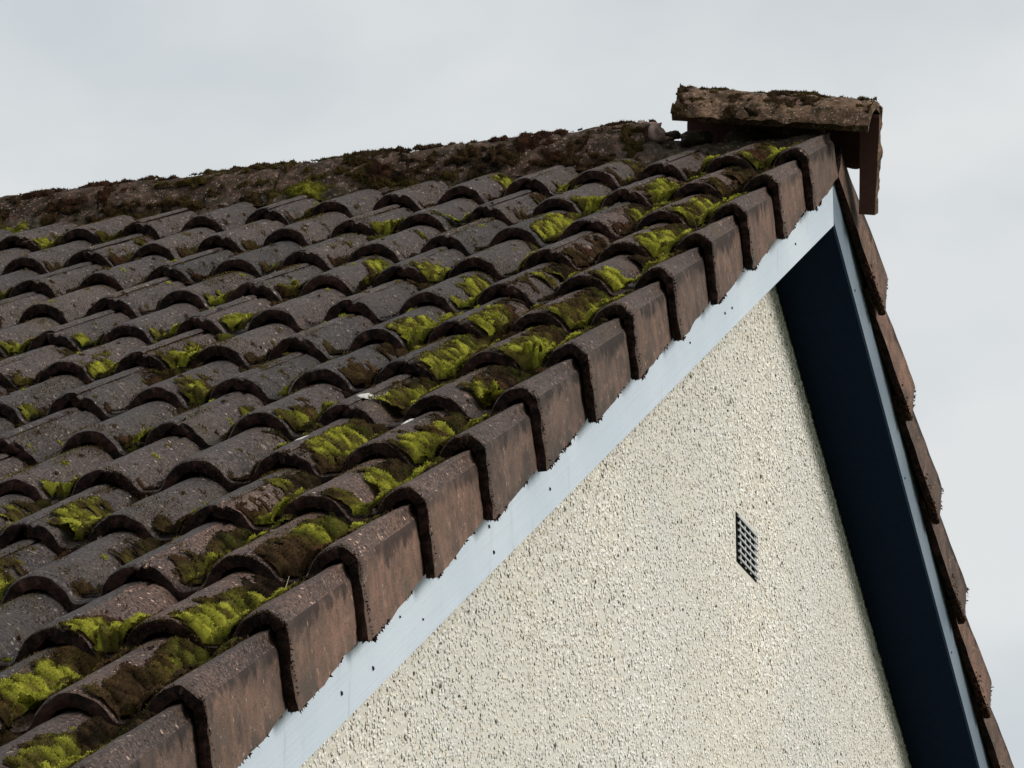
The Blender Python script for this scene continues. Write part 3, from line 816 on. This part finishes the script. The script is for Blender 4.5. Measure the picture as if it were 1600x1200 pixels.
    kc = rng.random((nt_, 1))
    bc_ = np.where(kc < 0.55, BROWN, np.where(kc < 0.80, OLIVE, np.where(kc < 0.92, LIME*0.8, np.array([0.26, 0.23, 0.18]))))
    blades(ms, near_pts(np.stack([bx_, bs_, bh_], -1)), np.broadcast_to(Nn, (nt_*per_, 3)), np.repeat(bc_, per_, 0)*rng.uniform(0.5, 1.3, (nt_*per_, 1)), 0.0034, 0.0014, 0.8)
    # thin brown fuzz on the rolls, too thin for a cushion
    pi, pk = np.nonzero((patch > 0.0004) & (rng.random(X.shape) < np.clip(patch/0.004, 0, 0.55)))
    hh = surf_near(X[pi, pk], S[pi, pk], False)[0]
    blades(ms, near_pts(np.stack([X[pi, pk] + rng.uniform(-.002, .002, len(pi)), S[pi, pk] + rng.uniform(-.0025, .0025, len(pi)), hh], -1)), np.broadcast_to(Nn, (len(pi), 3)),
           lerp(np.broadcast_to(BROWN*0.8, (len(pi), 3)), OLIVE, rng.random(len(pi))), 0.0030, 0.0012, 0.7)
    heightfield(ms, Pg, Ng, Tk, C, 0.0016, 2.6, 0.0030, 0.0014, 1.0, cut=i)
    return ms
def skirt_mask(sk, cu, st): return ((sk > cu) & (sk > st)).astype(float)

def butt_fuzz(ms):
    # dark fringe on the butt edges of the tiles
    n = 70000
    i = rng.integers(ILO, IHI+1, n); x = -rng.uniform(0, 1, n)**1.15*2.75 - 0.002
    c = -(x + X0)/R; d = np.abs(c - np.round(c))*R
    top = np.where(x > -X0, PAN + RH - 0.0213*((x+X0)/X0)**2, PAN + roll(d))
    k = rng.random(n)**1.6
    dens = fbm(x*11, i*3.7, 0, 95, 3) + 0.5*np.exp(x/0.5) + 0.15
    keep = (dens > 0.05) & (rng.random(n) < np.clip(0.25 + dens, 0, 1))
    x, i, top, k, dens = x[keep], i[keep], top[keep], k[keep], dens[keep]
    Pn = near_pts(np.stack([x, i*G - 0.0005 + 0*x, top - 0.002 - k*0.022], -1))
    N = np.array([0.0, -CP*0.8, -SP*0.8]) + np.array([0.1, 0, 0.45])
    C = lerp(np.broadcast_to(DARK, (len(x), 3)), RED*0.8, rng.random(len(x))*0.6)
    C = lerp(C, OLIVE*0.6, (k < 0.12)*rng.random(len(x))*0.9)
    blades(ms, Pn, np.broadcast_to(N, Pn.shape), C, 0.0042, 0.0012, 0.7)
    # crumbs of moss hanging along the lower edges of the verge aprons
    for i in range(ILO, IHI+1):
        n = 420
        v = rng.random(n)**1.5*G*0.95
        keep = (fbm(v*26, i*7.7, 0, 97, 3) > 0.0) | (v < 0.03)*(rng.random(n) < 0.7)
        v = v[keep]; n = len(v)
        Pn = near_pts(np.stack([-0.008 - 0.021*v/G + rng.uniform(-.009, .008, n), i*G + v, -HA + 0.002*v/G + rng.uniform(-.002, .003, n)], -1))
        C = lerp(np.broadcast_to(DARK, (n, 3)), RED*0.8, rng.random(n)*0.7)
        blades(ms, Pn, np.broadcast_to(np.array([0.1, 0, -1.0]), Pn.shape), C, 0.0052, 0.0022, 0.8, 1.0)
        # fringe along the front edge of the apron
        n = 260
        z = -rng.random(n)*HA
        Pn = near_pts(np.stack([rng.uniform(-.018, .0005, n), np.full(n, i*G - 0.001), z], -1))
        blades(ms, Pn, np.broadcast_to(np.array([0.15, -CP, -SP]), Pn.shape), lerp(np.broadcast_to(DARK, (n, 3)), RED*0.7, rng.random(n)*0.5), 0.0045, 0.0012, 0.8, 1.0)
        # far slope: red crumbs on the lower corners
        n = 220
        v = rng.random(n)**2.2*0.16
        a = np.stack([-0.009 + rng.uniform(-.010, .009, n), i*G + v, -rng.random(n)*HA], -1)
        low = rng.random(n) < 0.7
        a[low, 2] = -HA + rng.uniform(-.004, .004, low.sum()); a[~low, 1] = i*G - 0.001
        w = near_pts(a); w[:, 1] = 2*YA - w[:, 1]
        blades(ms, w, np.broadcast_to(np.array([0.2, 0.3, -0.8]), w.shape), lerp(np.broadcast_to(BROWN, (n, 3)), RED, rng.random(n)), 0.0065, 0.0026, 0.9, 1.0)

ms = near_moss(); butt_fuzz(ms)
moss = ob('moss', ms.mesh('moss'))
tag(moss, 'green and brown moss cushions growing between the roof tile rolls', 'moss', 'stuff')

def ridge_moss():
    m = Moss()
    q, nn = sec_main
    arc = np.concatenate([[0], np.cumsum(np.linalg.norm(np.diff(q, axis=0), axis=1))])
    amax = arc[33] + 0.05
    aa = np.arange(-0.012, amax, 0.0045); xs = np.arange(RIDGE_X1 - 0.002, -2.75, -0.0050)
    X, Aq = np.meshgrid(xs, aa, indexing='ij')
    ac = np.clip(Aq, 0, None)
    qy, qz = np.interp(ac, arc, q[:, 0]), np.interp(ac, arc, q[:, 1]); ny, nz = np.interp(ac, arc, nn[:, 0]), np.interp(ac, arc, nn[:, 1])
    ex = np.minimum(Aq, 0)
    Pg = np.stack([X, YA + qy + ex*CP, ZA + Z0 + RT + qz + ex*SP - 0.004], -1)
    Ng = np.stack([0*X, ny, nz], -1)
    n1 = fbm(X*11, Aq*14, 0, 101, 4); n2 = fbm(X*38, Aq*38, 0, 102, 3); n3 = vnoise(X*130, Aq*130, 0, 103)
    lum = np.abs(vnoise(X*48, Aq*48, 0, 104))
    wl, wc = worley(X*42, Aq*42, 106)
    Tk = np.clip(0.62 + 0.9*n1 + 0.85*n2, 0, 1.3)*0.0095*np.clip(0.45 + 0.8*(1-(wl/0.75)**2), 0.1, 1.3) + 0.0012*n3
    C = lerp(np.broadcast_to(DARK*1.2, X.shape+(3,)), BROWN, sstep(-0.3, 0.4, n2 + 0.5*n3))
    C = lerp(C, OLIVE*0.8, sstep(0.2, 0.7, fbm(X*6, Aq*9, 4, 105, 3) + 0.5*sstep(amax-0.10, amax-0.04, Aq))*0.6)
    C = lerp(C, RED*0.9, sstep(0.15, 0.5, fbm(X*9, Aq*9, 8, 108, 3))*0.6)
    gl = np.exp(-((X+1.28)/0.055)**2 - ((Aq-0.025)/0.03)**2) + 0.9*np.exp(-((X+2.02)/0.045)**2 - ((Aq+0.0)/0.025)**2)
    Tk = Tk + 0.014*np.clip(gl, 0, 1)*(0.6+0.6*(1-lum))
    C = lerp(C, LIME*0.85, np.clip(gl*1.3*(0.5+0.6*n2+0.3), 0, 1))
    C = C*(0.7 + 0.6*rng.random(X.shape))[..., None]
    heightfield(m, Pg, Ng, Tk, C, 0.0030, 1.2, 0.0045, 0.0014, 0.8)
    # the crust on the loose tile
    q, nn = sec_l
    arc = np.concatenate([[0], np.cumsum(np.linalg.norm(np.diff(q, axis=0), axis=1))])
    aa = np.arange(0, 0.30, 0.0045); xs = np.arange(0.0, ln, 0.0045)
    X, Aq = np.meshgrid(xs, aa, indexing='ij')
    qy, qz = np.interp(Aq, arc, q[:, 0]), np.interp(Aq, arc, q[:, 1]); ny, nz = np.interp(Aq, arc, nn[:, 0]), np.interp(Aq, arc, nn[:, 1])
    M3 = np.array(LM)[:3, :3]; T3 = np.array(LM)[:3, 3]
    Pg = np.stack([X, qy - ny*0.004, qz - nz*0.004], -1) @ M3.T + T3; Ng = np.stack([0*X, ny, nz], -1) @ M3.T
    n1 = fbm(X*13, Aq*15, 3, 111, 4); n2 = fbm(X*45, Aq*45, 3, 112, 3)
    bias = 0.08 + 0.40*sstep(0.16, 0.0, X) + 0.55*np.exp(-((X-0.22)/0.06)**2)
    Tk = np.clip(bias + 0.9*n1 + 0.7*n2, 0, 1.2)*0.012
    C = lerp(np.broadcast_to(DARK*1.4, X.shape+(3,)), BROWN, sstep(-0.2, 0.5, n2)); C = lerp(C, OLIVE*0.7, sstep(0.0, 0.6, fbm(X*9, Aq*9, 6, 113, 3))*0.6)
    C = C*(0.7 + 0.6*rng.random(X.shape))[..., None]
    heightfield(m, Pg, Ng, Tk, C, 0.0022, 1.2, 0.0042, 0.0014, 0.8)
    return m
rm = ob('ridge_moss', ridge_moss().mesh('ridge_moss'))
tag(rm, 'dark brown crusty moss covering the ridge tiles', 'moss', 'stuff')

# ------------------------------------------------------------------ white lichen patches and straws on the tiles
def lichen(x, s, rx, rs, seed):
    n = 14
    th = np.linspace(0, 2*math.pi, 56, endpoint=False)
    rr = np.linspace(0, 1, 7)
    V = []
    for r in rr:
        k = 1 + 0.35*vnoise(np.cos(th)*2 + seed, np.sin(th)*2, 0, 121) + 0.32*vnoise(np.cos(th)*9 + seed, np.sin(th)*9, 0, 122)
        X = x + rx*r*k*np.cos(th); S = s + rs*r*k*np.sin(th)
        h = surf_near(X, S, False)[0] + 0.0030 - 0.0032*r**3
        V.append(np.stack([X, S, h], -1))
    V = np.array(V); A, B = V.shape[:2]
    V = np.concatenate([V, V[:, :1]], 1)
    return mesh_of('lichen_patch', V.reshape(-1, 3), grid_faces(A, B+1, 0, True), M_WHITE)
for x, s, rx, rs, sd in [(-0.352, 3*G+0.13, 0.012, 0.040, 1), (-0.330, 4*G+0.085, 0.015, 0.026, 2), (-0.205, 4*G-0.09, 0.007, 0.03, 4)]:
    ob('lichen_patch', lichen(x, s, rx, rs, sd), roof)
def straws():
    V, F = [], []
    for k in range(70):
        x = -rng.random()**1.3*2.2 - 0.09; s = rng.uniform(ILO*G+.6, 4.0)
        c = -(x + X0)/R; x = -(X0 + R*(math.floor(c) + rng.uniform(.3, .7)))
        h = float(surf_near(np.array(x), np.array(s))[0]) + 0.008
        p = np.array([x, s, h]); L = rng.uniform(0.015, 0.05); d = rng.normal(0, 1, 3)*np.array([1, .6, .7]); d[2] = abs(d[2])*.8; d /= np.linalg.norm(d)
        sd = np.cross(d, [0.3, 0.5, 0.8]); sd /= np.linalg.norm(sd); sd *= 0.0006
        b = p + d*L*0.55 + np.array([0, 0, .002]); e = p + d*L
        n = len(V)*6
        V.append(near_pts(np.array([p-sd, p+sd, b-sd, b+sd, e-sd*.4, e+sd*.4])))
        F += [[n, n+1, n+3, n+2], [n+2, n+3, n+5, n+4]]
    return mesh_of('dry_straw', np.concatenate(V), np.array(F), M_STRAW)
st = ob('dry_straw', straws())
tag(st, 'scattered pale dry straws caught in the moss', 'straw', 'stuff')
